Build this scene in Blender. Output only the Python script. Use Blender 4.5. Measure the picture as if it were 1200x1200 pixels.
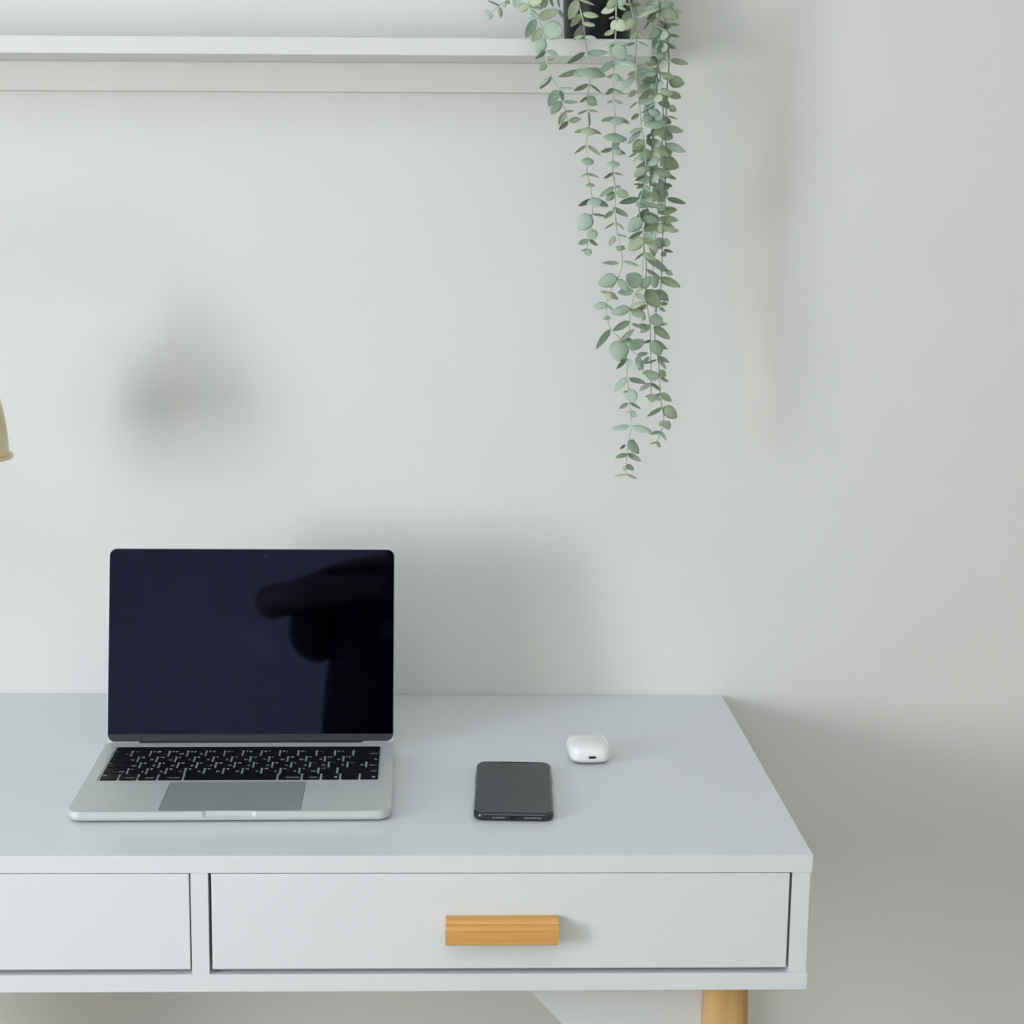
import bpy, bmesh, math, random
from mathutils import Vector, Matrix

for _o in list(bpy.data.objects):
    bpy.data.objects.remove(_o, do_unlink=True)
SC = bpy.context.scene
COL = SC.collection
ZD = 0.74            # height of the desk top; the desk front edge runs along y = 0
YW = 0.5224          # the plastered wall behind the desk
rad = math.radians

# ---------------------------------------------------------------- camera
cam_d = bpy.data.cameras.new('camera')
cam_d.sensor_fit = 'HORIZONTAL'
cam_d.sensor_width = 36.0
cam_d.lens = 36.0 * 2007.15 / 1200.0
cam_d.clip_start = 0.02
cam = bpy.data.objects.new('camera', cam_d)
COL.objects.link(cam)
R0 = (0.9991433979752393, -0.038839228598520396, 0.014282317891863223)
R1 = (0.007349135656661689, -0.17310999285332715, -0.9848750786670464)
R2 = (0.04072420026952457, 0.9841363953722029, -0.1726762717231721)
cam.matrix_world = Matrix(((R0[0], -R1[0], -R2[0], 0.0),
                           (R0[1], -R1[1], -R2[1], -1.46705),
                           (R0[2], -R1[2], -R2[2], 0.5721 + ZD),
                           (0, 0, 0, 1)))
SC.camera = cam

# ---------------------------------------------------------------- world, daylight, exposure
SC.view_settings.view_transform = 'Standard'
SC.view_settings.look = 'None'
SC.view_settings.gamma = 1.0
SC.view_settings.use_curve_mapping = False
SC.view_settings.exposure = -0.03
world = bpy.data.worlds.new('daylight'); SC.world = world
world.use_nodes = True
wn = world.node_tree.nodes; wl = world.node_tree.links
sky = wn.new('ShaderNodeTexSky'); sky.sky_type = 'PREETHAM'; sky.turbidity = 4.0
sky.sun_direction = (0.2, 0.4, 0.9)
wl.new(sky.outputs[0], wn['Background'].inputs[0])
wn['Background'].inputs[1].default_value = 0.25

def area(name, loc, size, target, power, color):
    l = bpy.data.lights.new(name, 'AREA')
    l.shape = 'RECTANGLE'; l.size = size[0]; l.size_y = size[1]
    l.energy = power; l.color = color
    o = bpy.data.objects.new(name, l); COL.objects.link(o)
    o.location = loc
    d = Vector(target) - Vector(loc)
    o.rotation_euler = d.to_track_quat('-Z', 'Y').to_euler()
    return o

# the wide window in the left wall: open sky in its upper part, a warmer house front low on the far side
WY0, WY1, WZ0, WZ1 = -3.05, -0.20, 0.70, 2.30
wc = (WY0 + WY1) / 2
area('window_sky_light', (-1.97, wc, 1.80), (0.92, 2.75), (0.0, wc, 1.80), 57, (0.60, 0.70, 1.0))
area('window_garden_light', (-1.97, -1.2, 1.05), (0.55, 0.90), (0.0, -1.2, 1.05), 40, (0.93, 0.95, 0.88))
area('window_facade_light', (-1.97, -2.35, 1.05), (0.55, 1.10), (0.0, -2.35, 1.05), 15, (1.0, 0.84, 0.50))
# added fill from behind the photographer, in an invented window to the right
area('rear_fill_light', (1.25, -3.66, 1.35), (1.5, 1.6), (1.25, 0.0, 1.35), 8.5, (0.95, 1.0, 0.70))
# added overhead fill, housed in an invented ceiling panel
area('ceiling_fill_light', (0.0, -1.6, 2.535), (1.15, 1.15), (0.0, -1.6, 0.0), 10.5, (0.90, 1.0, 1.0))

# ---------------------------------------------------------------- helpers
def nodemat(name, color, rough=0.5, metal=0.0, spec=0.5, bump=0.0, bscale=300.0, vary=0.0, vscale=6.0, tint=None, coat=0.0):
    m = bpy.data.materials.new(name); m.use_nodes = True
    nt = m.node_tree; b = nt.nodes['Principled BSDF']
    b.inputs['Base Color'].default_value = (*color, 1)
    b.inputs['Roughness'].default_value = rough
    b.inputs['Metallic'].default_value = metal
    b.inputs['Specular IOR Level'].default_value = spec
    b.inputs['Coat Weight'].default_value = coat
    if tint: b.inputs['Specular Tint'].default_value = (*tint, 1)
    tc = nt.nodes.new('ShaderNodeTexCoord')
    n = nt.nodes.new('ShaderNodeTexNoise'); n.inputs['Scale'].default_value = vscale
    n.inputs['Detail'].default_value = 4.0
    nt.links.new(tc.outputs['Object'], n.inputs['Vector'])
    v = max(vary, 0.01)
    rp = nt.nodes.new('ShaderNodeValToRGB')
    rp.color_ramp.elements[0].position = 0.3; rp.color_ramp.elements[1].position = 0.7
    rp.color_ramp.elements[0].color = (*[c * (1 - v) for c in color], 1)
    rp.color_ramp.elements[1].color = (*[min(1, c * (1 + v)) for c in color], 1)
    nt.links.new(n.outputs['Fac'], rp.inputs['Fac'])
    nt.links.new(rp.outputs['Color'], b.inputs['Base Color'])
    if bump > 0:
        n2 = nt.nodes.new('ShaderNodeTexNoise'); n2.inputs['Scale'].default_value = bscale
        n2.inputs['Detail'].default_value = 3.0
        bp = nt.nodes.new('ShaderNodeBump'); bp.inputs['Strength'].default_value = bump
        bp.inputs['Distance'].default_value = 0.0005
        nt.links.new(tc.outputs['Object'], n2.inputs['Vector'])
        nt.links.new(n2.outputs['Fac'], bp.inputs['Height'])
        nt.links.new(bp.outputs['Normal'], b.inputs['Normal'])
    return m

def woodmat(name, c0, c1, axis):
    m = bpy.data.materials.new(name); m.use_nodes = True
    nt = m.node_tree; b = nt.nodes['Principled BSDF']
    b.inputs['Roughness'].default_value = 0.42
    tc = nt.nodes.new('ShaderNodeTexCoord'); mp = nt.nodes.new('ShaderNodeMapping')
    s = [260.0, 260.0, 260.0]; s[axis] = 9.0
    mp.inputs['Scale'].default_value = s
    n = nt.nodes.new('ShaderNodeTexNoise'); n.inputs['Scale'].default_value = 1.0
    n.inputs['Detail'].default_value = 6.0; n.inputs['Distortion'].default_value = 0.6
    rp = nt.nodes.new('ShaderNodeValToRGB')
    rp.color_ramp.elements[0].position = 0.3; rp.color_ramp.elements[1].position = 0.72
    rp.color_ramp.elements[0].color = (*c0, 1); rp.color_ramp.elements[1].color = (*c1, 1)
    nt.links.new(tc.outputs['Object'], mp.inputs['Vector']); nt.links.new(mp.outputs[0], n.inputs['Vector'])
    nt.links.new(n.outputs['Fac'], rp.inputs['Fac']); nt.links.new(rp.outputs['Color'], b.inputs['Base Color'])
    return m

M = {}
M['wall'] = nodemat('wall_paint', (0.742, 0.744, 0.735), 0.85, bump=0.25, bscale=140, spec=0.25)
M['ceiling'] = nodemat('ceiling_paint', (0.86, 0.87, 0.87), 0.9)
M['floor'] = woodmat('oak_floor', (0.36, 0.32, 0.27), (0.46, 0.41, 0.35), 1)
M['desk'] = nodemat('white_melamine', (0.705, 0.735, 0.755), 0.34, bump=0.10, bscale=420, spec=0.65)
M['shelf'] = nodemat('white_lacquer', (0.73, 0.73, 0.715), 0.5)
M['inside'] = nodemat('grey_board', (0.45, 0.45, 0.44), 0.7)  # plain grey board for the drawer boxes and back panel
M['wood_x'] = woodmat('beech_handle', (0.60, 0.300, 0.078), (0.70, 0.375, 0.110), 0)
M['wood_z'] = woodmat('beech_leg', (0.58, 0.35, 0.13), (0.66, 0.42, 0.17), 2)
M['alu'] = nodemat('brushed_aluminium', (0.60, 0.635, 0.625), 0.50, metal=0.35, bump=0.05, bscale=2500)
M['alu_pad'] = nodemat('trackpad_glass', (0.33, 0.365, 0.362), 0.42, metal=0.3)
M['groove'] = nodemat('dark_gap', (0.03, 0.03, 0.03), 0.7)
M['key'] = nodemat('black_key', (0.003, 0.003, 0.0035), 0.45, spec=0.15)
M['legend'] = nodemat('key_print', (0.75, 0.75, 0.75), 0.6)
M['screen'] = nodemat('coated_screen_glass', (0.0010, 0.0009, 0.0022), 0.03, spec=0.64, tint=(0.42, 0.47, 1.0), vary=0.6, vscale=14)
_r = [n for n in M['screen'].node_tree.nodes if n.type == 'VALTORGB'][0].color_ramp      # faint finger smears on the glass
_r.elements[0].position = 0.56; _r.elements[1].position = 0.80; _r.elements[1].color = (0.0065, 0.0085, 0.020, 1)
M['chin'] = nodemat('grey_screen_border', (0.024, 0.027, 0.036), 0.35)
M['rubber'] = nodemat('black_rubber', (0.015, 0.015, 0.017), 0.6)
M['lens'] = nodemat('camera_glass', (0.02, 0.03, 0.05), 0.1)
M['phone_frame'] = nodemat('dark_steel', (0.07, 0.07, 0.078), 0.22, metal=0.9)
M['phone_glass'] = nodemat('phone_glass', (0.020, 0.023, 0.030), 0.10)
M['hole'] = nodemat('black_hole', (0.003, 0.003, 0.003), 0.8)
M['steel'] = nodemat('steel_trim', (0.6, 0.6, 0.6), 0.3, metal=1.0)
M['gloss_white'] = nodemat('glossy_white_plastic', (0.84, 0.85, 0.85), 0.16, coat=0.3)
M['brass'] = nodemat('satin_brass', (0.68, 0.57, 0.37), 0.36, metal=0.8)
M['pot'] = nodemat('black_plastic', (0.005, 0.005, 0.009), 0.30, spec=0.35)
M['soil'] = nodemat('soil', (0.05, 0.035, 0.025), 0.95, bump=1.0, bscale=200, vary=0.5, vscale=90)
M['stem'] = nodemat('pale_green_stem', (0.42, 0.52, 0.38), 0.6, vary=0.35, vscale=60)
M['stem_dark'] = nodemat('grey_green_stem', (0.27, 0.33, 0.26), 0.6, vary=0.3, vscale=60)
LEAFC = [(0.41, 0.49, 0.34), (0.47, 0.60, 0.47), (0.52, 0.65, 0.57), (0.31, 0.41, 0.31), (0.58, 0.67, 0.49)]
LEAFN = ['olive_leaf', 'sage_leaf', 'bluish_leaf', 'deep_green_leaf', 'pale_leaf']
LEAFM = [nodemat(LEAFN[i], LEAFC[i], 0.62, vary=0.12, vscale=45, spec=0.3) for i in range(5)]
for _m in LEAFM:          # thin leaves let some light through
    _nt = _m.node_tree; _b = _nt.nodes['Principled BSDF']; _o = _nt.nodes['Material Output']
    _t = _nt.nodes.new('ShaderNodeBsdfTranslucent'); _x = _nt.nodes.new('ShaderNodeMixShader')
    _x.inputs[0].default_value = 0.22
    _nt.links.new(_b.inputs['Base Color'].links[0].from_socket, _t.inputs['Color'])
    _nt.links.new(_b.outputs[0], _x.inputs[1]); _nt.links.new(_t.outputs[0], _x.inputs[2]); _nt.links.new(_x.outputs[0], _o.inputs['Surface'])
M['bulb'] = nodemat('frosted_bulb', (0.8, 0.8, 0.78), 0.5)
M['frame'] = nodemat('window_paint', (0.8, 0.8, 0.8), 0.5)
M['box'] = nodemat('white_card', (0.80, 0.80, 0.80), 0.6)
M['skin'] = nodemat('skin', (0.12, 0.07, 0.05), 0.6)
M['cloth'] = nodemat('black_cloth', (0.006, 0.005, 0.007), 0.9, bump=0.4, bscale=500)
M['hair'] = nodemat('dark_hair', (0.02, 0.013, 0.01), 0.6)
M['cam_body'] = nodemat('camera_body', (0.01, 0.01, 0.01), 0.5)

def link(name, bm, mat, parent=None, smooth=False, angle=None):
    bmesh.ops.recalc_face_normals(bm, faces=bm.faces[:])
    me = bpy.data.meshes.new(name); bm.to_mesh(me); bm.free()
    for m in (mat if isinstance(mat, (list, tuple)) else [mat]): me.materials.append(m)
    if smooth:
        for p in me.polygons: p.use_smooth = True
        if angle: me.set_sharp_from_angle(angle=rad(angle))
    o = bpy.data.objects.new(name, me); COL.objects.link(o)
    if parent: o.parent = parent
    if smooth and angle and angle <= 45:
        wn_ = o.modifiers.new('normals', 'WEIGHTED_NORMAL'); wn_.keep_sharp = True; wn_.weight = 100
    return o

def thing(name, label, cat, loc=(0, 0, 0), rz=0.0, group=None):
    o = bpy.data.objects.new(name, None); COL.objects.link(o)
    o.empty_display_size = 0.05
    o.location = loc; o.rotation_euler = (0, 0, rz)
    o['label'] = label; o['category'] = cat
    if group: o['group'] = group
    return o

def struct(o, label=None):
    o['kind'] = 'structure'
    if label: o['label'] = label
    return o

def box(bm, x0, x1, y0, y1, z0, z1, bev=0.0, seg=2):
    vs = [bm.verts.new(c) for c in ((x0, y0, z0), (x1, y0, z0), (x1, y1, z0), (x0, y1, z0),
                                    (x0, y0, z1), (x1, y0, z1), (x1, y1, z1), (x0, y1, z1))]
    fs = [bm.faces.new([vs[i] for i in f]) for f in ((3, 2, 1, 0), (4, 5, 6, 7), (0, 1, 5, 4), (1, 2, 6, 5), (2, 3, 7, 6), (3, 0, 4, 7))]
    if bev > 0:
        es = set(e for f in fs for e in f.edges)
        bmesh.ops.bevel(bm, geom=list(es), offset=bev, segments=seg, profile=0.6, affect='EDGES')

def boxobj(name, b, mat, parent=None, bev=0.0, seg=2):
    bm = bmesh.new(); box(bm, *b, bev=bev, seg=seg)
    return link(name, bm, mat, parent, smooth=bev > 0, angle=35)

def rrect(x0, x1, y0, y1, r, n=8):
    pts = []
    for cx, cy, a in ((x1 - r, y0 + r, -90), (x1 - r, y1 - r, 0), (x0 + r, y1 - r, 90), (x0 + r, y0 + r, 180)):
        for i in range(n + 1):
            t = rad(a + 90 * i / n); pts.append((cx + r * math.cos(t), cy + r * math.sin(t)))
    return pts

def inset(pts, d):
    n = len(pts); out = []
    for i in range(n):
        a = Vector(pts[i - 1]); b = Vector(pts[i]); c = Vector(pts[(i + 1) % n])
        t = (c - a).normalized(); out.append((b.x - t.y * d, b.y + t.x * d))
    return out

def loft(bm, loops, cap0=True, cap1=True):
    """loops: list of (outline, z); all outlines have the same count"""
    rows = [[bm.verts.new((p[0], p[1], z)) for p in pts] for pts, z in loops]
    for a, b in zip(rows, rows[1:]):
        n = len(a)
        for i in range(n): bm.faces.new((a[i], a[(i + 1) % n], b[(i + 1) % n], b[i]))
    if cap0: bm.faces.new(rows[0][::-1])
    if cap1: bm.faces.new(rows[-1])
    return rows

def pill(bm, outline, z0, z1, rb, rt, n=4):
    """a flat slab with rounded lower (rb) and upper (rt) rims"""
    L = []
    for i in range(n + 1):
        a = rad(90 * i / n)
        if rb > 0 or i == n: L.append((inset(outline, rb * (1 - math.sin(a))), z0 + rb * (1 - math.cos(a))))
    for i in range(n + 1):
        a = rad(90 * i / n)
        if rt > 0 or i == 0: L.append((inset(outline, rt * (1 - math.cos(a))), z1 - rt * (1 - math.sin(a))))
    loft(bm, L)

def lathe(bm, prof, n=48, c=(0, 0, 0), cap0=False, cap1=False):
    rows = []
    for r, z in prof:
        rows.append([bm.verts.new((c[0] + r * math.cos(2 * math.pi * i / n), c[1] + r * math.sin(2 * math.pi * i / n), c[2] + z)) for i in range(n)])
    for a, b in zip(rows, rows[1:]):
        for i in range(n): bm.faces.new((a[i], a[(i + 1) % n], b[(i + 1) % n], b[i]))
    if cap0: bm.faces.new(rows[0][::-1])
    if cap1: bm.faces.new(rows[-1])

def tube(bm, pts, r, n=8, r1=None):
    pts = [Vector(p) for p in pts]; rows = []
    up = Vector((0, 1, 0))
    for i, p in enumerate(pts):
        t = (pts[min(i + 1, len(pts) - 1)] - pts[max(i - 1, 0)]).normalized()
        a = t.cross(up)
        if a.length < 1e-3: a = t.cross(Vector((1, 0, 0)))
        a.normalize(); b = t.cross(a)
        rr = r if r1 is None else r + (r1 - r) * i / (len(pts) - 1)
        rows.append([bm.verts.new(p + rr * (a * math.cos(2 * math.pi * k / n) + b * math.sin(2 * math.pi * k / n))) for k in range(n)])
    for a, b in zip(rows, rows[1:]):
        for i in range(n): bm.faces.new((a[i], a[(i + 1) % n], b[(i + 1) % n], b[i]))
    bm.faces.new(rows[0][::-1]); bm.faces.new(rows[-1])

def smooth_path(pts, k=4):
    """Catmull-Rom through the points"""
    P = [Vector(p) for p in pts]; out = []
    for i in range(len(P) - 1):
        p0 = P[max(i - 1, 0)]; p1 = P[i]; p2 = P[i + 1]; p3 = P[min(i + 2, len(P) - 1)]
        for j in range(k):
            t = j / k
            out.append(0.5 * ((2 * p1) + (p2 - p0) * t + (2 * p0 - 5 * p1 + 4 * p2 - p3) * t * t + (3 * p1 - p0 - 3 * p2 + p3) * t ** 3))
    out.append(P[-1]); return out

_tc = {}
def text_mesh(s, size, depth=0.00003, align='CENTER'):
    cu = bpy.data.curves.new('txt', 'FONT'); cu.body = s; cu.size = size
    cu.align_x = align; cu.align_y = 'CENTER'; cu.extrude = depth; cu.resolution_u = 2
    o = bpy.data.objects.new('txt', cu); COL.objects.link(o)
    dg = bpy.context.evaluated_depsgraph_get(); dg.update()
    me = bpy.data.meshes.new_from_object(o.evaluated_get(dg))
    bpy.data.objects.remove(o, do_unlink=True); bpy.data.curves.remove(cu)
    return me

# ---------------------------------------------------------------- the room
RX0, RX1, RY0, RZ1 = -1.90, 2.60, -3.60, 2.60
struct(boxobj('floor', (RX0 - .15, RX1 + .15, RY0 - .15, YW + .15, -0.12, 0.0), M['floor']))
struct(boxobj('ceiling', (RX0 - .15, RX1 + .15, RY0 - .15, YW + .15, RZ1, RZ1 + .12), M['ceiling']))
struct(boxobj('wall_back', (RX0 - .15, RX1 + .15, YW, YW + .15, 0.0, RZ1), M['wall']))
struct(boxobj('wall_right', (RX1, RX1 + .15, RY0, YW, 0.0, RZ1), M['wall']))
bm = bmesh.new()
box(bm, RX0 - .15, RX0, RY0, WY0, 0, RZ1); box(bm, RX0 - .15, RX0, WY1, YW, 0, RZ1)
box(bm, RX0 - .15, RX0, WY0, WY1, 0, WZ0); box(bm, RX0 - .15, RX0, WY0, WY1, WZ1, RZ1)
struct(link('wall_left', bm, M['wall']))
bm = bmesh.new()
box(bm, RX0 - .15, 0.45, RY0 - .15, RY0, 0, RZ1); box(bm, 2.05, RX1 + .15, RY0 - .15, RY0, 0, RZ1)
box(bm, 0.45, 2.05, RY0 - .15, RY0, 0, 0.50); box(bm, 0.45, 2.05, RY0 - .15, RY0, 2.20, RZ1)
struct(link('wall_front', bm, M['wall']))
def window(name, a0, a1, z0, z1, axis, pos):
    bm = bmesh.new(); w = 0.05
    def bb(p0, p1, q0, q1):
        if axis == 'x': box(bm, pos - .03, pos + .03, p0, p1, q0, q1, bev=.004)
        else: box(bm, p0, p1, pos - .03, pos + .03, q0, q1, bev=.004)
    bb(a0, a0 + w, z0, z1); bb(a1 - w, a1, z0, z1); bb(a0 + w, a1 - w, z0, z0 + w); bb(a0 + w, a1 - w, z1 - w, z1)
    m = (a0 + a1) / 2; bb(m - .025, m + .025, z0 + w, z1 - w)
    return struct(link(name, bm, M['frame'], smooth=True, angle=35))
window('window_1', WY0, WY1, WZ0, WZ1, 'x', RX0 - .03)
window('fill_window', 0.45, 2.05, 0.50, 2.20, 'y', RY0 - .02)  # invented window frame around the added rear fill
for nm, b in (('baseboard_back', (RX0, RX1, YW - .014, YW, 0, .08)), ('baseboard_right', (RX1 - .014, RX1, RY0, YW - .014, 0, .08)),
              ('baseboard_left', (RX0, RX0 + .014, RY0, YW - .014, 0, .08))):
    struct(boxobj(nm, b, M['frame'], bev=.003))

cl = thing('ceiling_fill_panel', 'unseen flat white ceiling panel added to house the overhead fill light', 'lamp', (0.0, -1.6, RZ1))  # invented fixture for the added overhead fill
boxobj('housing', (-.62, .62, -.62, .62, -.055, 0), M['frame'], cl, bev=.004)

# ---------------------------------------------------------------- the desk
DX0, DX1 = -0.905, 0.3395
desk = thing('desk', 'white two-drawer desk with beech handles and beech legs against the wall', 'desk', (0, 0, 0))
boxobj('desktop', (DX0, DX1, 0.0, YW - .001, ZD - .0165, ZD), M['desk'], desk, bev=.0008)
boxobj('bottom_panel', (DX0, DX1 - .0004, 0.0, YW - .003, ZD - .1303, ZD - .1136), M['desk'], desk, bev=.0008)
boxobj('side_panel', (0.3212, 0.3376, 0.0006, YW - .003, ZD - .1136, ZD - .0165), M['desk'], desk, bev=.0005)
boxobj('side_panel', (DX0 + .002, DX0 + .018, 0.0006, YW - .003, ZD - .1136, ZD - .0165), M['desk'], desk, bev=.0005)
boxobj('divider', (-0.2235, -0.2078, 0.0006, YW - .02, ZD - .1136, ZD - .0165), M['desk'], desk, bev=.0005)
boxobj('back_panel', (DX0 + .018, 0.3212, YW - .02, YW - .006, ZD - .1136, ZD - .0165), M['inside'], desk)
def drawer(x0, x1, hx):
    d = boxobj('drawer', (x0, x1, 0.0004, 0.0164, ZD - .1085, ZD - .0172), M['desk'], desk, bev=.0007)
    bm = bmesh.new()
    box(bm, x0 + .012, x0 + .024, .0164, .44, ZD - .106, ZD - .03); box(bm, x1 - .024, x1 - .012, .0164, .44, ZD - .106, ZD - .03)
    box(bm, x0 + .024, x1 - .024, .43, .44, ZD - .106, ZD - .03); box(bm, x0 + .024, x1 - .024, .0164, .43, ZD - .106, ZD - .100)
    link('drawer_box', bm, M['inside'], d)
    # handle: a lipped bar, profile in (y, z)
    prof = [(.0004, -.0600), (-.0060, -.0602), (-.0080, -.0612), (-.0092, -.0626), (-.0104, -.0640), (-.0120, -.0640), (-.0150, -.0636),
            (-.0172, -.0646), (-.0184, -.0664), (-.0186, -.0690), (-.0184, -.0800), (-.0174, -.0812), (-.0150, -.0812),
            (-.0120, -.0800), (-.0110, -.0760), (-.0070, -.0735), (.0004, -.0735)]
    bm = bmesh.new(); L, Rr = [], []
    for i, (y, z) in enumerate(prof):
        L.append(bm.verts.new((hx - .0510, y, z + ZD + .003))); Rr.append(bm.verts.new((hx + .0510, y, z + ZD + .003)))
    n = len(prof)
    for i in range(n): bm.faces.new((L[i], L[(i + 1) % n], Rr[(i + 1) % n], Rr[i]))
    cap = [bm.faces.new(L), bm.faces.new(Rr[::-1])]
    link('handle', bm, M['wood_x'], d, smooth=True, angle=28)['label'] = 'beech wood pull handle'
    return d
drawer(-0.2051, 0.3188, 0.0568)
drawer(DX0 + .0205, -0.2248, -0.5560)
def leg(x, y):
    bm = bmesh.new(); L = []
    for z, r in ((ZD - .1303, .0200), (ZD - .160, .0207), (ZD - .194, .0215), (ZD - .28, .0225), (ZD - .38, .0215), (ZD - .55, .0180), (0.012, .0125), (0.0, .0120)):
        pts = []
        for i in range(40):
            t = 2 * math.pi * i / 40; c, s = math.cos(t), math.sin(t); k = (abs(c) ** 3.0 + abs(s) ** 3.0) ** (-1 / 3.0)
            pts.append((x + r * k * c, y + r * k * s))
        L.append((pts, z))
    loft(bm, L); link('leg', bm, M['wood_z'], desk, smooth=True, angle=40)['label'] = 'tapered beech leg'
for lx in (0.2752, DX0 + .064):
    for ly in (0.062, YW - .075): leg(lx, ly)
def gusset(x_leg, sgn):
    """white brace board beside a leg, its free edge cut at a slant"""
    bm = bmesh.new(); y0, y1 = .069, .085
    top = ZD - .1303
    prof = [(x_leg, top), (x_leg - sgn * .2000, top), (x_leg - sgn * .1870, top - .0135), (x_leg - sgn * .150, top - .050), (x_leg - sgn * .10, top - .105), (x_leg, top - .20)]
    A = [bm.verts.new((x, y0, z)) for x, z in prof]; B = [bm.verts.new((x, y1, z)) for x, z in prof]
    n = len(prof)
    bm.faces.new(A); bm.faces.new(B[::-1])
    for i in range(n): bm.faces.new((A[i], A[(i + 1) % n], B[(i + 1) % n], B[i]))
    link('brace', bm, M['desk'], desk)
gusset(0.2535, 1); gusset(DX0 + .064 + .0217, -1)

# ---------------------------------------------------------------- the wall shelf
SA = math.atan(0.0120)
shelf = thing('wall_shelf', 'white narrow wall shelf under the hanging plant pot', 'shelf', (0, YW, 0.7345 + ZD))
shelf.rotation_euler = (0, -SA, 0)
boxobj('shelf_board', (-0.95, 0.2196, -.1150, -.0002, 0.0, .0178), M['shelf'], shelf, bev=.0008)
boxobj('wall_rail', (-0.95, 0.2150, -.0180, -.0002, -.0318, 0.0), M['wall'], shelf, bev=.0010)

# ---------------------------------------------------------------- desk lamp at the left edge
LX, LY = -0.5020, 0.300
lamp = thing('desk_lamp', 'brass desk lamp with a bell shade, cut by the left edge of the photo', 'lamp', (-0.800, 0.300, ZD))
ox, oy = LX + .800, LY - .300
bm = bmesh.new()
lathe(bm, [(0.0, 0.0), (.075, 0.0), (.078, .003), (.078, .010), (.073, .014), (.02, .018), (.012, .024), (0.0, .024)], 56)
link('lamp_base', bm, M['brass'], lamp, smooth=True, angle=30)
bm = bmesh.new()
tube(bm, smooth_path([(0, 0, .02), (0, 0, .15), (0, 0, .30), (0, 0, .42), (.010, 0, .462), (.045, 0, .496), (.12, 0, .508), (ox - .06, 0, .500), (ox - .012, oy, .474), (ox, oy, .437)], 5), .0055, 14)
link('pole', bm, M['brass'], lamp, smooth=True, angle=50)
bm = bmesh.new(); z0 = .3160
prof = [(.0545, 0), (.0541, .014), (.0533, .024), (.0519, .036), (.0495, .050), (.0455, .0640), (.040, .077), (.033, .088), (.024, .098), (.014, .104), (.012, .118), (.0100, .126), (.0, .126)]
inner = [(.0, .122), (.010, .102), (.022, .095), (.031, .086), (.038, .075), (.0437, .063), (.0478, .050), (.0502, .036), (.0518, .024), (.0527, .010), (.0528, 0.0)]
lathe(bm, [(r, z) for r, z in prof] + inner + [(.0545, 0)], 64, c=(ox, oy, z0))
sh = link('lamp_shade', bm, M['brass'], lamp, smooth=True, angle=40)
bm = bmesh.new()
lathe(bm, [(.0530, -.0005), (.0582, -.0020), (.0588, -.0006), (.0582, .0014), (.0548, .0020), (.0530, .0016), (.0530, -.0005)], 64, c=(ox, oy, z0))
link('shade_rim', bm, M['brass'], sh, smooth=True, angle=60)
bm = bmesh.new(); bmesh.ops.create_uvsphere(bm, u_segments=24, v_segments=16, radius=.024, matrix=Matrix.Translation((ox, oy, z0 + .045)))
lathe(bm, [(.014, .066), (.014, .100)], 24, c=(ox, oy, z0))
link('bulb', bm, M['bulb'], lamp, smooth=True)

# ---------------------------------------------------------------- laptop
LAP = (-0.35060, 0.0891)
lap = thing('laptop', 'open silver laptop with dark screen and black keys on the white desk', 'laptop', (LAP[0], LAP[1], ZD), 0.0152)
W, V0, V1 = .3041, -.0088, .2068
def base_outline(notch):
    r, n = .0125, 9
    pts = []
    cs = ((W - r, V0 + r, -90), (W - .006, V1 - .006, 0), (.006, V1 - .006, 90), (r, V0 + r, 180))
    for k, (cx, cy, a) in enumerate(cs):
        rr = r if k in (0, 3) else .006
        for i in range(n + 1):
            t = rad(a + 90 * i / n); pts.append((cx + rr * math.cos(t), cy + rr * math.sin(t)))
    d = .0022 if notch else 0.0
    for i in range(7):
        t = i / 6; s = (1 - math.cos(math.pi * t)) / 2; pts.append((.1260 + .0045 * t, V0 + d * s))
    for i in range(7):
        t = 1 - i / 6; s = (1 - math.cos(math.pi * t)) / 2; pts.append((.1775 - .0045 * t, V0 + d * s))
    return pts
bm = bmesh.new()
o0, o1 = base_outline(False), base_outline(True)
loft(bm, [(inset(o0, .0080), .0010), (inset(o0, .0035), .0018), (inset(o0, .0014), .0030), (inset(o0, .0004), .0046), (o0, .0062), (o1, .0064), (o1, .0102), (o1, .0112), (inset(o1, .0004), .0115)], cap1=False)
bm.verts.ensure_lookup_table()
n = len(o1); top = bm.verts[-n:]
K = (.0120, .2915, .0815, .1930)       # the keyboard well
hole = rrect(*K, .002, 4); hv = [bm.verts.new((x, y, .0115)) for x, y in hole]
hb = [bm.verts.new((x, y, .0107)) for x, y in hole]; m = len(hole)
te = [bm.edges.get((top[i], top[(i + 1) % n])) for i in range(n)]
he = [bm.edges.new((hv[i], hv[(i + 1) % m])) for i in range(m)]
bmesh.ops.triangle_fill(bm, use_beauty=True, use_dissolve=False, edges=te + he)
for i in range(m): bm.faces.new((hv[i], hv[(i + 1) % m], hb[(i + 1) % m], hb[i]))
bm.faces.new(hb)
base = link('base', bm, M['alu'], lap, smooth=True, angle=25)
for fx in (.03, W - .03):
    for fy in (.015, .185):
        bm = bmesh.new(); lathe(bm, [(0, 0), (.006, 0), (.007, .0012), (0, .0012)], 20, c=(fx, fy, 0))
        link('rubber_foot', bm, M['rubber'], base)
bm = bmesh.new(); pill(bm, rrect(.0850, .2188, V0 + .0032, .0768, .0035, 5), .0110, .01152, 0, 0)
gr = link('trackpad_gap', bm, M['groove'], base)
bm = bmesh.new(); pill(bm, rrect(.0854, .2184, V0 + .0036, .0764, .0033, 5), .0111, .01156, 0, 0)
link('trackpad', bm, M['alu_pad'], lap)['label'] = 'wide grey trackpad'
boxobj('hinge', (.034, .2705, .2035, .2080, .0085, .0122), M['rubber'], lap, bev=.0008)
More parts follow.
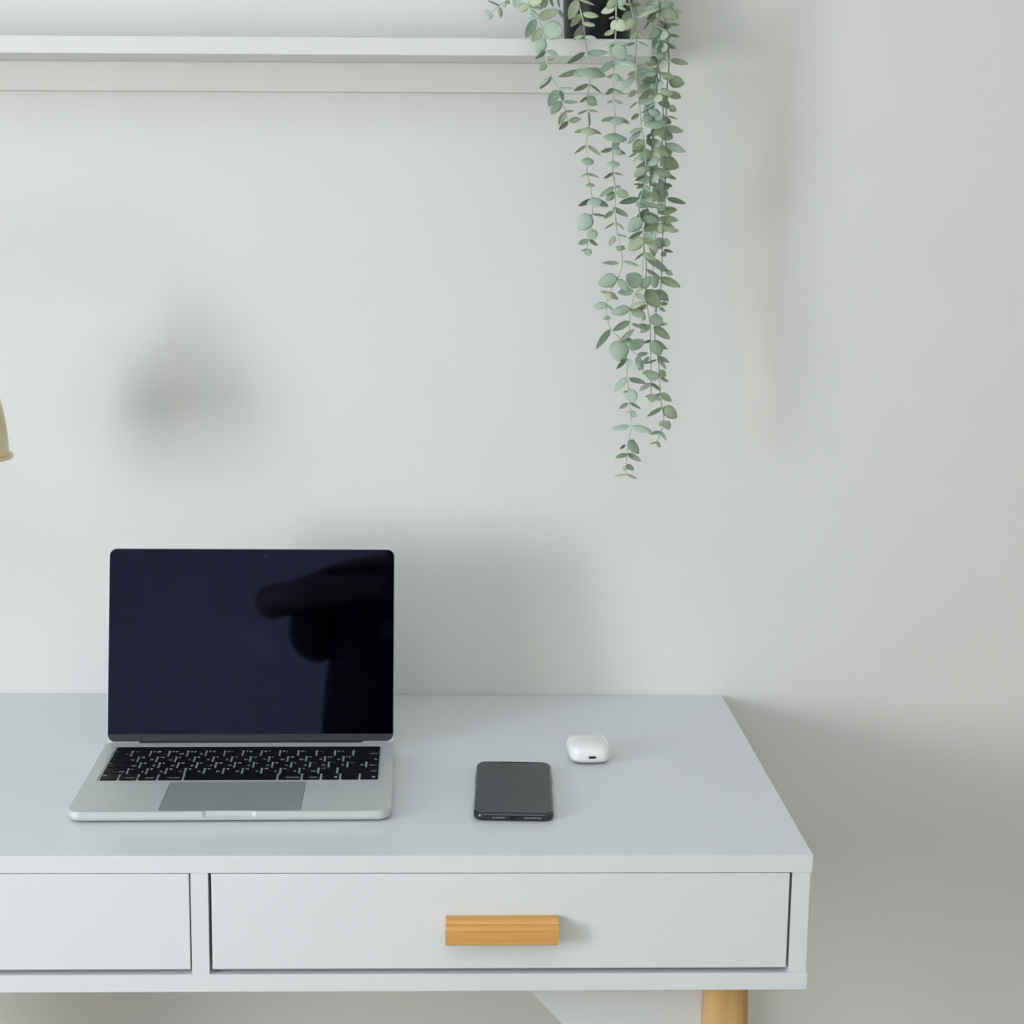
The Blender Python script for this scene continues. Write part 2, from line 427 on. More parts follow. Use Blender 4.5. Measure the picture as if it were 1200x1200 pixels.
bm = bmesh.new(); pill(bm, rrect(.0142, .2896, .1795, .1905, .0008, 3), .0107, .0116, 0, .0001)
link('touch_bar', bm, M['key'], lap)['label'] = 'glossy black strip above the keys'

ROWS = []     # (u0, u1, v0, v1, upper-left text, lower-right text)
G = .0011     # half the gap between two keys
def row(gaps, vc, upper, lower):
    e = [.0131] + gaps + [.2907]
    for i in range(len(e) - 1):
        ROWS.append((e[i] + G, e[i + 1] - G, vc - .0083, vc + .0083, upper[i], lower[i]))
P = .01913
row([.0325 + P * k for k in range(13)], .1684, ['>', '1 !', '2 @', '3 #', '4 $', '5 %', '6 ^', '7 &', '8 *', '9 (', '0 )', '- _', '= +', ''],
    ['<', '', '"', '№', '%', ':', ',', '.', ';', '', '', '', '', 'delete'])
row([.0420 + P * k for k in range(12)], .1495, ['', 'Q', 'W', 'E', 'R', 'T', 'Y', 'U', 'I', 'O', 'P', '{ [', '} ]'],
    ['tab', 'Й', 'Ц', 'У', 'К', 'Е', 'Н', 'Г', 'Ш', 'Щ', 'З', 'Х', 'Ъ'])
ROWS[-1] = (ROWS[-1][0], ROWS[-1][1] - 0, ROWS[-1][2], ROWS[-1][3], '} ]', 'Ъ')
row([.0470 + P * k for k in range(13)], .1306, ['•', 'A', 'S', 'D', 'F', 'G', 'H', 'J', 'K', 'L', ': ;', '" \'', '| \\', ''],
    ['caps', 'Ф', 'Ы', 'В', 'А', 'П', 'Р', 'О', 'Л', 'Д', 'Ж', 'Э', 'Ё', 'return'])
row([.0375 + P * k for k in range(12)], .1117, ['', '~ `', 'Z', 'X', 'C', 'V', 'B', 'N', 'M', '< ,', '> .', '? /', ''],
    ['shift', ']', 'Я', 'Ч', 'С', 'М', 'И', 'Т', 'Ь', 'Б', 'Ю', '.', 'shift'])
row([.0318, .0508, .0704, .0958, .1893, .2133, .2325, .2518, .2711], .0928, ['fn', '', '', '', '', '', '', '', '', ''],
    ['', 'control', 'option', 'command', '', 'command', 'option', '◀', '', '▶'])
def key(u0, u1, v0, v1, a, b):
    bm = bmesh.new(); cx, cy = (u0 + u1) / 2, (v0 + v1) / 2
    pill(bm, rrect(u0 - cx, u1 - cx, v0 - cy, v1 - cy, .0012, 3), 0, .0013, 0, .00025, 2)
    k = link('key', bm, M['key'], lap, smooth=True, angle=30); k.location = (cx, cy, .0107)
    for s, px, py, al, sz in ((a, u0 - cx + .0018, v1 - cy - .0042, 'LEFT', .0046), (b, u1 - cx - .0018, v0 - cy + .0042, 'RIGHT', .0044 if len(b) < 3 else .0032)):
        if not s: continue
        me = text_mesh(s, sz, align=al); me.name = 'key_print'
        me.materials.clear(); me.materials.append(M['legend'])
        t = bpy.data.objects.new('key_print', me); COL.objects.link(t); t.parent = k
        t.location = (px, py, .00132)
    return k
for q in ROWS: key(*q)
# lid, leaning back 12 degrees
LA = 1.7869
bm = bmesh.new(); H = .2064
pill(bm, rrect(0, W, -.002, H, .0085, 8), -.0046, 0.0, .0022, .0004)
lid = link('lid', bm, M['alu'], lap, smooth=True, angle=40)
c_, s_ = -math.cos(LA), math.sin(LA)
lid.matrix_local = Matrix(((1, 0, 0, 0), (0, c_, -s_, .2064), (0, s_, c_, .0115), (0, 0, 0, 1)))
bm = bmesh.new(); pill(bm, rrect(.0009, W - .0009, .0006, H - .0009, .0078, 8), .0000, .0005, 0, .0001)
link('display_glass', bm, M['screen'], lid)['label'] = 'black glossy display glass'
bm = bmesh.new()
co = [p for p in rrect(.0011, W - .0011, .0008, .030, .0070, 8)]
co = [(x, min(y, .0086)) for x, y in co]
cl = []
for p in co:
    if not cl or (Vector(p) - Vector(cl[-1])).length > 1e-6: cl.append(p)
loft(bm, [(cl, .0005), (cl, .00062)])
link('display_chin', bm, M['chin'], lid)['label'] = 'dark grey strip under the display'
bm = bmesh.new(); lathe(bm, [(0, .00052), (.0009, .00052), (.0009, .00058), (0, .00058)], 16, c=(W / 2 + .014, H - .0078, 0))
link('webcam', bm, M['lens'], lid)

# ---------------------------------------------------------------- phone
ph = thing('smartphone', 'dark grey smartphone lying face up on the desk', 'phone', (0.0733, 0.1655, ZD), rad(-2.3))
w2, l2, t = .0385, .0790, .0081
bm = bmesh.new(); pill(bm, rrect(-w2, w2, -l2, l2, .0105, 10), 0.0, t, .0034, .0030, 6)
fr = link('frame', bm, M['phone_frame'], ph, smooth=True, angle=45)
bm = bmesh.new(); pill(bm, rrect(-w2 + .0022, w2 - .0022, -l2 + .0022, l2 - .0022, .0088, 10), t - .0006, t + .0003, 0, .0003, 3)
gl = link('screen_glass', bm, M['phone_glass'], ph, smooth=True, angle=45)
bm = bmesh.new()
pill(bm, rrect(-.0150, .0150, l2 - .0058, l2 - .0024, .0015, 4), t + .0003, t + .00034, 0, 0)
link('notch', bm, M['hole'], gl)
def slot(name, cx, cz, w, h, depth_mat, parent, y):
    bm = bmesh.new(); o = rrect(-w / 2, w / 2, -h / 2, h / 2, h * .499, 5)
    pill(bm, o, 0, .00025, 0, 0); ob = link(name, bm, depth_mat, parent)
    ob.matrix_local = Matrix(((1, 0, 0, cx), (0, 0, -1, y + .0001), (0, 1, 0, cz), (0, 0, 0, 1)))
    return ob
slot('charging_port', 0.0, .0040, .0088, .0028, M['hole'], ph, -l2)
bm = bmesh.new()
for cx in [-.0190 + .0024 * i for i in range(5)] + [.0110 + .0024 * i for i in range(7)]:
    lathe(bm, [(0, 0), (.0007, 0), (.0007, .0003), (0, .0003)], 12, c=(cx, 0, 0))
sp = link('speaker_hole_glints', bm, M['steel'], ph)  # bright steel discs paint the glint on each speaker hole
sp.matrix_local = Matrix(((1, 0, 0, 0), (0, 0, -1, -l2 + .0001), (0, 1, 0, .0040), (0, 0, 0, 1)))
for nm, x, y0, y1 in (('power_button', w2, .022, .036), ('volume_button', -w2, .020, .030), ('volume_button', -w2, .034, .044)):
    boxobj(nm, (x - .0004, x + .0005, y0, y1, .0028, .0054), M['phone_frame'], ph, bev=.0003)

# ---------------------------------------------------------------- earphone case
ec = thing('earphone_case', 'small glossy white rounded earphone case behind the phone', 'case', (0.1572, 0.2795, ZD), rad(2.5))
A_, B_, C_ = .0222, .0272, .0112
def squash(keep_front):
    bm = bmesh.new(); bmesh.ops.create_uvsphere(bm, u_segments=64, v_segments=40, radius=1.0)
    p_, q_ = 4.2, 3.1
    for v in bm.verts:
        x, y, z = v.co; h = (abs(x) ** p_ + abs(y) ** p_) ** (1 / p_)
        k = (h ** q_ + abs(z) ** q_) ** (-1 / q_)
        v.co = (x * k * A_, y * k * B_, z * k * C_ + C_)
    cut = .0085
    g = bm.verts[:] + bm.edges[:] + bm.faces[:]
    r = bmesh.ops.bisect_plane(bm, geom=g, plane_co=(0, cut + (-.00015 if keep_front else .00015), 0), plane_no=(0, 1, 0),
                               clear_outer=keep_front, clear_inner=not keep_front)
    es = [e for e in bm.edges if e.is_boundary]
    bmesh.ops.holes_fill(bm, edges=es)
    return bm
cb = link('case_body', squash(True), M['gloss_white'], ec, smooth=True, angle=50)
link('case_lid', squash(False), M['gloss_white'], ec, smooth=True, angle=50)
slot('charging_port', 0.0008, .0098, .0086, .0031, M['steel'], cb, -B_ - .0001)
slot('port_opening', 0.0008, .0098, .0076, .0022, M['hole'], cb, -B_ - .0003)

# ---------------------------------------------------------------- white box behind the pot
bx = boxobj('storage_box', (-.0200, .0200, -.0140, .0140, 0.0, .170), M['box'], bev=.001)
bx.location = (0.1910, 0.4890, 0.7345 + ZD + .0180 + .0120 * .191)
bx.rotation_euler = (0, -SA, 0)
bx['label'] = 'white upright box standing behind the black plant pot on the shelf'; bx['category'] = 'box'
STRANDS = [
 (370, [(85.6,1531.7),(86.1,1523.2),(88.9,1514.7),(94.3,1509.7),(99.8,1501.2),(101.6,1497.0),(103.5,1488.4),(104.6,1477.2),(105.7,1466.0),(110.4,1452.3),(117.8,1439.4),(122.5,1425.6),(125.4,1416.9),(129.2,1406.5)],
  [(95.2,1510.6,117.2,1518.7,10.6,0),(93.4,1509.7,83.1,1490.6,9.8,3),(99.8,1500.4,89.4,1486.4,9.8,0),(101.6,1499.5,121.2,1495.6,19.5,1),(104.4,1491.9,111.5,1492.0,2.2,1),(103.5,1488.4,94.0,1476.2,11.6,1),(104.6,1477.2,93.2,1469.3,4.0,3),(105.5,1477.2,117.2,1474.0,5.3,2),(105.7,1467.8,112.8,1469.6,2.2,1),(105.7,1466.0,97.8,1457.3,7.1,0),(85.2,1524.0,74.7,1517.0,8.9,4),(73.6,1531.5,72.0,1520.4,9.7,2),(86.0,1529.2,99.3,1526.0,13.3,4),(86.1,1522.4,99.5,1519.2,5.3,1),(98.5,1520.9,104.6,1530.4,8.0,3),(87.9,1518.1,95.1,1512.3,3.5,1),(91.6,1511.3,83.6,1513.8,5.3,2),(110.4,1451.4,99.1,1439.1,4.5,3),(109.5,1451.4,96.4,1439.0,3.1,1),(117.8,1439.4,133.9,1439.7,3.1,2),(116.9,1438.5,108.3,1421.0,10.7,3),(118.7,1437.7,123.4,1427.3,5.4,3),(121.6,1426.4,110.2,1413.2,9.0,3),(123.4,1426.5,138.7,1425.8,3.6,2),(125.4,1416.9,135.3,1417.1,1.8,1),(125.4,1416.0,119.4,1402.8,7.2,1),(129.2,1406.5,119.5,1397.6,5.4,3),(130.1,1406.5,142.6,1409.3,6.3,3)]),
 (376, [(135.9,1535.1),(137.9,1528.3),(140.8,1517.2),(143.7,1505.2),(144.8,1494.0),(147.9,1478.5),(151.8,1460.4),(151.3,1446.5),(148.9,1431.6),(150.1,1418.5),(151.3,1401.9),(149.8,1391.3),(149.1,1382.5),(150.3,1368.4),(150.6,1353.3),(153.6,1341.9),(156.6,1326.8),(157.0,1310.7),(156.4,1294.6),(153.0,1283.8),(152.3,1273.9)],
  [(106.6,1533.7,111.3,1522.6,3.6,3),(115.5,1533.9,117.5,1521.9,3.1,3),(117.6,1519.3,122.2,1510.8,4.4,3),(136.9,1530.0,128.4,1510.1,10.7,0),(137.8,1530.9,154.9,1524.3,3.1,4),(140.8,1516.3,130.4,1503.2,7.1,4),(142.6,1516.4,158.7,1513.2,7.1,4),(143.7,1506.9,155.3,1503.7,5.4,4),(142.8,1504.3,134.2,1489.5,7.1,0),(144.9,1493.2,156.5,1490.8,4.5,2),(143.9,1494.0,134.2,1490.4,3.6,4),(146.1,1476.8,126.7,1465.2,5.4,3),(147.9,1476.8,169.4,1477.2,5.8,2),(143.8,1458.5,118.0,1452.0,5.4,1),(150.9,1460.4,134.1,1454.0,10.8,1),(151.8,1460.4,168.1,1453.7,9.9,0),(150.9,1460.4,150.3,1448.2,24.2,1),(150.4,1444.7,134.4,1438.3,4.5,0),(152.2,1444.7,163.2,1436.2,3.1,3),(148.9,1431.6,140.9,1426.2,3.1,3),(148.9,1431.6,159.0,1423.9,9.9,3),(149.2,1418.5,138.5,1414.0,2.2,1),(151.0,1418.5,160.0,1416.9,2.2,1),(151.0,1416.8,151.4,1401.0,2.7,3),(150.5,1399.2,136.2,1395.5,4.1,4),(151.4,1399.2,165.0,1394.2,4.1,0),(150.5,1400.1,149.8,1391.3,16.2,4),(149.1,1382.5,136.6,1373.5,3.6,4),(150.9,1382.5,164.7,1372.1,3.2,0),(150.3,1369.3,150.4,1360.4,13.6,1),(150.6,1353.3,143.5,1348.8,2.3,1),(151.5,1353.4,163.4,1349.1,2.7,1),(153.6,1342.7,153.7,1338.3,10.0,1),(156.7,1325.9,141.4,1319.4,5.4,3),(157.6,1325.9,174.1,1319.0,6.4,3),(157.5,1327.7,159.6,1317.9,16.3,2),(157.0,1310.7,171.6,1308.2,2.3,3),(156.1,1309.8,142.8,1294.4,17.3,2),(156.4,1294.6,158.5,1283.9,11.8,1),(153.0,1283.8,142.2,1279.2,6.4,1),(154.0,1283.8,163.2,1277.6,4.1,3),(152.3,1273.9,155.2,1266.7,8.2,1),(152.3,1273.9,146.0,1272.0,1.8,1)]),
 (366, [(175.9,1534.7),(176.6,1508.2),(176.2,1486.7),(175.8,1467.8),(175.2,1454.0),(175.6,1440.1),(175.9,1428.0),(178.1,1410.6),(177.6,1394.0),(176.2,1378.2),(176.5,1365.0),(176.8,1353.5),(179.9,1338.6),(180.4,1317.3),(181.7,1301.3),(183.8,1288.8),(186.9,1277.3),(188.9,1267.4),(189.2,1256.7),(185.0,1244.0),(176.2,1228.6),(173.8,1215.0),(174.1,1203.2),(179.0,1189.6),(189.3,1179.7),(195.1,1167.9),(197.3,1154.2),(197.8,1137.7),(200.0,1123.9),(201.3,1108.2),(202.9,1099.0),(203.3,1085.1),(201.4,1069.3),(199.9,1055.3),(199.3,1043.1),(199.6,1031.9)],
  [(175.2,1529.5,166.5,1521.7,8.0,0),(175.3,1522.7,161.3,1516.5,8.0,4),(177.1,1524.5,186.6,1531.5,8.9,1),(178.0,1522.8,186.9,1519.5,3.5,1),(174.7,1512.4,168.5,1510.6,1.8,4),(176.5,1512.5,180.1,1510.8,1.8,4),(176.6,1509.1,172.4,1498.7,8.0,4),(176.6,1509.1,184.8,1498.1,13.3,4),(175.0,1498.7,164.5,1494.3,4.9,4),(175.3,1486.7,163.0,1482.2,3.1,2),(177.1,1486.8,188.7,1484.4,3.1,2),(176.3,1485.0,170.3,1474.6,8.0,1),(176.3,1485.0,185.6,1469.7,15.1,1),(175.8,1467.8,160.9,1456.3,7.1,3),(178.4,1468.7,199.1,1462.2,7.1,2),(175.2,1454.8,178.1,1446.2,8.9,1),(176.1,1454.0,185.2,1447.2,5.4,1),(175.2,1454.0,167.3,1451.2,2.7,2),(175.6,1440.1,166.8,1433.9,4.9,3),(176.5,1440.1,187.3,1435.1,2.2,2),(175.9,1428.0,185.8,1424.6,4.0,1),(175.9,1428.0,168.8,1426.1,2.2,1),(178.1,1410.6,163.0,1406.0,4.9,3),(178.1,1410.6,192.6,1404.7,5.4,3),(178.1,1411.4,179.2,1401.9,16.1,2),(177.6,1394.0,177.0,1383.4,25.1,1),(176.1,1384.3,181.5,1380.9,10.8,3),(176.2,1379.0,163.7,1375.3,4.5,3),(177.1,1379.1,185.4,1372.2,8.1,2),(178.0,1378.2,189.8,1373.1,4.5,3),(176.5,1365.9,176.7,1358.8,13.5,2),(176.8,1353.5,167.0,1348.1,3.6,3),(177.7,1353.5,187.7,1351.9,2.3,1),(176.9,1350.9,177.9,1344.7,3.2,2),(179.0,1339.4,163.9,1328.6,5.0,3),(179.0,1339.4,186.2,1339.5,3.6,3),(179.1,1334.1,171.2,1325.1,8.1,3),(180.9,1334.2,194.5,1330.8,9.0,0),(177.7,1318.1,194.2,1308.6,5.4,3),(178.7,1314.6,168.9,1306.5,5.4,3),(179.9,1302.2,169.2,1295.8,2.3,1),(181.7,1302.2,190.0,1295.2,3.2,4),(182.0,1289.7,193.9,1287.2,1.8,1),(181.1,1287.9,175.0,1278.0,5.4,0),(186.0,1277.2,183.3,1272.7,6.4,1),(186.9,1277.3,192.4,1274.6,5.5,0),(185.5,1260.2,168.2,1260.0,4.5,1),(190.0,1262.1,206.5,1256.9,3.2,1),(184.0,1244.9,164.2,1237.4,14.6,1),(185.0,1242.2,197.2,1230.6,9.1,1),(175.3,1228.6,166.2,1230.2,3.6,4),(175.3,1228.6,185.5,1221.5,5.5,0),(175.3,1228.6,174.6,1221.3,8.2,4),(173.8,1215.9,159.2,1213.0,7.3,1),(174.7,1215.0,180.3,1209.6,3.2,1),(174.1,1203.2,169.6,1200.4,3.7,1),(174.1,1203.2,177.8,1199.6,4.6,1),(179.0,1189.6,163.0,1168.5,8.2,2),(190.3,1177.9,185.3,1156.8,21.1,1),(190.3,1178.8,203.7,1189.9,4.1,3),(192.1,1177.9,203.1,1178.0,5.5,3),(196.3,1157.9,186.5,1146.8,5.5,3),(197.2,1157.9,206.7,1147.0,7.4,2),(197.2,1158.8,189.0,1156.0,2.8,3),(196.8,1137.7,185.2,1122.8,6.4,2),(199.6,1137.7,218.2,1131.5,6.4,3),(199.0,1123.9,193.6,1122.0,1.8,3),(199.9,1124.8,205.8,1112.9,12.9,2),(199.4,1111.0,190.3,1104.4,6.0,2),(201.2,1111.0,212.5,1104.6,2.8,3),(201.5,1100.8,209.0,1096.3,6.5,2),(201.5,1100.8,197.8,1100.8,1.8,1),(201.9,1085.1,182.6,1081.2,4.2,2),(203.8,1085.1,224.3,1080.6,6.5,2),(200.5,1069.3,211.9,1056.3,10.2,3),(202.3,1069.3,208.9,1067.5,5.6,3),(197.8,1065.5,191.4,1060.8,3.7,3),(199.9,1055.3,187.0,1051.4,3.7,3),(200.8,1055.3,215.0,1047.9,6.5,3),(199.3,1043.1,207.8,1037.6,5.6,3),(199.3,1042.2,195.7,1037.5,4.6,1),(199.6,1032.8,186.6,1030.8,1.9,1),(199.6,1032.8,210.8,1028.2,2.3,1)]),
 (383, [(191.0,1537.0),(192.1,1528.4),(195.0,1519.0),(197.9,1512.1),(199.9,1503.5),(200.3,1490.5),(199.7,1478.3),(199.2,1462.6),(201.4,1449.6),(203.5,1438.2),(204.7,1427.7),(205.9,1416.3),(208.1,1401.4),(211.2,1388.2),(212.5,1374.9),(213.9,1357.1),(212.5,1342.8),(209.2,1330.3),(207.6,1318.6),(208.9,1307.0),(212.0,1293.5),(213.3,1280.9),(213.6,1267.3),(213.2,1251.0),(210.9,1232.8),(205.5,1226.3),(202.2,1214.4),(200.4,1210.7),(200.8,1196.1),(200.4,1175.8),(200.6,1169.4),(210.1,1160.3),(214.9,1152.9)],
  [(191.2,1527.5,203.8,1526.9,3.6,0),(192.1,1527.5,186.7,1528.3,2.7,4),(194.1,1520.7,184.5,1508.4,9.0,3),(197.9,1513.0,186.5,1500.7,9.0,4),(195.8,1525.0,199.6,1515.6,5.4,3),(198.8,1513.0,224.5,1523.8,4.5,4),(200.0,1500.0,194.0,1491.3,5.4,0),(200.9,1499.2,205.6,1493.2,4.5,0),(199.4,1488.8,187.8,1485.9,3.1,1),(201.2,1489.7,213.0,1485.5,3.1,2),(198.9,1473.1,183.7,1469.3,9.0,2),(200.2,1459.2,192.2,1455.5,4.5,0),(200.2,1459.2,212.8,1461.1,3.6,3),(199.4,1454.8,185.4,1439.7,7.2,2),(200.7,1439.9,193.7,1432.8,5.4,3),(202.8,1428.6,194.0,1421.4,2.3,2),(205.0,1416.3,197.0,1410.0,5.0,0),(208.1,1401.4,194.7,1395.0,4.1,4),(207.3,1398.7,194.0,1384.3,5.9,2),(211.2,1388.2,198.7,1379.1,10.9,4),(211.4,1381.1,198.8,1376.4,6.4,0),(205.2,1376.5,194.4,1371.0,2.3,1),(208.0,1371.3,200.0,1366.7,2.7,4),(213.8,1359.8,200.4,1350.7,9.1,1),(213.1,1352.7,202.3,1346.3,3.6,3),(213.2,1350.0,206.0,1345.4,3.2,3),(212.5,1342.8,200.6,1342.7,1.8,3),(211.6,1341.0,204.4,1338.3,3.2,3),(212.5,1341.9,219.1,1334.9,4.6,2),(207.4,1327.6,186.5,1322.8,7.3,3),(208.4,1323.1,234.2,1318.1,5.5,2),(210.7,1307.0,196.4,1293.3,14.6,2),(212.0,1293.5,196.6,1285.2,5.0,0),(213.9,1292.6,226.9,1285.6,4.6,1),(212.2,1286.3,196.9,1273.4,13.8,4),(213.5,1270.9,204.6,1262.7,3.2,1),(213.6,1270.0,223.9,1262.9,4.6,4),(212.6,1236.4,195.8,1247.1,16.6,1),(212.7,1232.8,221.6,1245.6,9.2,3),(204.5,1229.9,187.1,1227.9,9.2,1),(205.5,1228.1,215.5,1232.8,3.2,4),(206.4,1228.1,216.8,1220.1,5.5,2),(200.4,1212.5,216.8,1218.2,4.6,4),(200.4,1211.6,181.2,1205.9,10.2,1),(201.3,1210.7,217.3,1202.7,10.2,0),(200.8,1197.0,181.6,1187.6,8.3,1),(202.7,1195.2,219.5,1188.9,3.7,3),(200.6,1169.4,217.1,1176.9,12.0,1),(210.1,1161.2,221.2,1163.2,4.2,3),(211.0,1160.3,212.3,1148.3,7.4,1),(212.1,1156.6,216.1,1144.6,6.5,2),(215.9,1152.0,211.4,1144.5,4.6,3),(216.8,1152.0,223.1,1159.5,4.2,3)]),
 (392, [(222.9,1538.7),(224.7,1523.1),(224.3,1507.5),(224.7,1491.8),(225.1,1479.6),(224.6,1463.8),(224.0,1453.3),(222.6,1441.8),(222.0,1430.3),(221.3,1421.5),(220.8,1408.2),(221.2,1394.9),(220.6,1384.2),(220.0,1370.8),(220.0,1357.4),(219.9,1344.0),(218.5,1328.7),(217.0,1317.0),(216.3,1307.0),(215.8,1294.4),(215.3,1276.2),(217.6,1262.6),(218.1,1244.3),(218.6,1226.0),(220.9,1210.5),(224.2,1193.0),(225.1,1175.4),(225.7,1156.9),(226.5,1143.0),(227.3,1116.8)],
  [(225.6,1524.0,238.9,1530.3,9.9,3),(222.8,1527.4,219.2,1525.6,5.4,3),(225.6,1523.1,244.8,1516.5,13.5,0),(237.3,1524.2,248.3,1520.1,2.7,0),(222.0,1523.1,213.2,1517.7,5.4,1),(222.1,1521.3,208.2,1502.8,3.6,0),(221.2,1519.6,210.6,1513.3,3.6,1),(219.0,1533.4,210.2,1527.2,4.5,3),(219.0,1532.5,205.8,1521.9,8.1,2),(219.0,1533.4,222.0,1524.8,6.3,1),(215.3,1506.4,236.3,1497.2,4.5,2),(225.3,1503.1,214.7,1494.2,9.0,3),(226.2,1503.2,237.3,1495.5,9.0,3),(224.8,1490.9,218.7,1480.3,3.6,3),(225.6,1491.8,244.0,1484.3,4.5,0),(226.6,1489.2,234.0,1485.0,3.6,3),(225.1,1479.6,224.4,1473.4,14.5,1),(225.1,1477.8,216.2,1473.3,3.6,3),(225.1,1477.8,231.6,1473.6,3.6,3),(225.5,1465.6,210.9,1469.7,4.5,1),(226.4,1466.5,232.8,1465.7,2.7,1),(224.5,1467.3,214.7,1462.8,3.6,4),(223.9,1457.6,202.2,1457.3,6.4,2),(225.7,1458.6,243.1,1454.5,6.4,0),(226.8,1452.4,202.7,1438.8,11.8,1),(225.9,1452.4,206.9,1450.3,5.4,3),(226.2,1441.9,205.6,1431.8,10.0,0),(222.0,1431.2,203.9,1426.5,7.3,2),(227.1,1441.9,240.0,1435.9,7.3,0),(222.0,1428.6,214.0,1422.2,2.7,1),(222.2,1421.5,219.7,1413.5,11.8,2),(222.2,1421.5,207.8,1417.7,3.2,2),(222.2,1421.5,228.8,1415.4,4.6,3),(220.8,1409.1,221.1,1399.3,21.0,1),(220.3,1394.9,213.9,1393.0,3.6,3),(221.2,1394.0,221.6,1381.6,3.7,3),(220.6,1384.2,239.2,1372.0,8.2,0),(221.0,1369.1,203.9,1359.9,5.5,2),(220.1,1369.9,223.9,1362.8,14.6,2),(219.5,1359.2,242.6,1351.5,8.2,0),(218.6,1358.3,225.2,1350.3,5.5,1),(219.9,1343.1,230.0,1341.4,2.8,0),(224.0,1328.8,213.0,1325.9,3.7,1),(217.0,1317.0,205.3,1306.0,6.4,0),(218.8,1317.0,213.5,1308.8,5.5,3),(211.7,1307.0,230.2,1304.5,10.1,3),(230.3,1301.8,213.9,1293.4,6.4,0),(217.5,1265.3,242.9,1250.2,8.3,3),(217.8,1252.6,235.7,1241.8,4.6,0),(218.5,1230.6,233.8,1212.5,15.8,0),(218.9,1215.0,210.7,1210.3,6.5,0),(219.3,1201.2,214.7,1198.4,3.7,1),(224.2,1193.0,213.2,1184.6,6.5,0),(222.4,1190.2,211.1,1192.8,5.6,3),(225.6,1176.4,218.2,1173.5,3.7,3),(226.5,1143.0,216.3,1140.0,4.7,0),(227.4,1143.0,227.7,1133.6,15.0,1),(225.9,1129.9,214.0,1121.4,4.2,2),(226.9,1129.9,237.4,1121.6,3.7,3),(227.3,1116.8,220.8,1114.9,2.8,3),(227.2,1117.7,228.4,1109.3,9.4,1),(228.2,1116.8,236.8,1111.3,5.6,1)]),
 (408, [(231.6,1540.7),(232.3,1518.0),(235.5,1503.2),(238.3,1469.7),(237.2,1447.6),(236.9,1425.3),(237.0,1392.2),(237.3,1367.1),(238.6,1321.8),(237.1,1294.5),(236.9,1269.7),(237.1,1262.4),(236.2,1230.1),(232.2,1206.9),(231.8,1174.3),(235.6,1155.6),(238.1,1134.1),(239.0,1118.1),(241.9,1102.0),(244.2,1086.9),(241.7,1075.5),(237.3,1064.0)],
  [(238.0,1511.1,249.0,1510.4,3.6,0),(238.3,1500.6,248.4,1498.1,2.3,0),(240.0,1474.2,258.5,1469.2,7.3,0),(238.8,1452.9,255.4,1449.7,12.8,0),(239.2,1439.6,252.3,1434.5,8.3,0),(239.7,1425.4,247.2,1421.0,7.3,0),(239.1,1415.5,248.4,1412.1,2.3,3),(235.8,1403.0,256.1,1399.7,8.3,1),(236.3,1385.9,258.6,1378.2,9.2,2),(238.2,1353.5,249.4,1349.2,4.6,3),(238.4,1344.5,245.9,1341.0,3.7,3),(239.8,1329.1,260.4,1323.1,5.6,3),(239.5,1307.3,253.5,1305.7,6.5,1),(237.7,1305.4,253.6,1304.7,3.7,1),(235.1,1301.7,252.1,1292.8,9.3,4),(250.1,1295.6,253.9,1293.8,1.9,3),(238.7,1274.4,249.0,1270.8,3.3,3),(236.9,1270.7,240.7,1267.0,6.5,3),(241.2,1251.4,248.8,1246.9,5.6,1),(234.9,1243.0,256.7,1234.1,9.3,0),(236.7,1215.3,245.1,1215.4,4.7,3),(235.9,1210.7,242.5,1207.0,3.7,1),(233.6,1193.0,245.8,1193.1,3.8,1),(231.4,1204.1,231.7,1191.1,15.0,1),(229.9,1190.1,248.1,1177.3,9.4,0),(229.4,1175.2,238.3,1159.4,15.0,1),(230.3,1175.2,244.7,1166.1,5.6,0),(235.5,1157.5,248.0,1151.1,4.7,3),(235.6,1155.6,245.4,1143.6,4.2,1),(234.7,1153.8,221.6,1149.9,2.8,3),(236.9,1142.5,244.7,1136.0,7.5,0),(239.1,1134.1,248.6,1129.5,3.3,0),(239.5,1117.1,251.1,1108.7,7.6,0),(240.5,1116.2,230.2,1114.2,3.8,1),(241.9,1102.0,225.2,1091.4,6.6,1),(243.8,1102.0,258.4,1089.9,13.3,0),(244.2,1086.9,238.7,1081.1,5.7,1),(245.2,1086.9,250.2,1077.4,8.5,0),(246.2,1085.9,250.9,1086.0,2.4,3),(240.8,1074.5,228.6,1071.5,2.8,3),(241.8,1074.5,247.8,1064.1,3.8,1),(237.3,1063.0,229.8,1061.1,2.8,1),(237.3,1063.0,241.3,1056.4,3.8,1)]),
 (420, [(224.0,1510.3),(227.5,1483.9),(231.2,1452.8),(234.9,1421.5),(235.3,1408.0),(235.0,1385.5),(233.7,1365.5),(232.4,1347.3),(232.0,1330.9),(232.5,1312.6),(230.5,1285.0),(229.3,1262.0),(229.0,1238.8),(232.8,1206.2)],
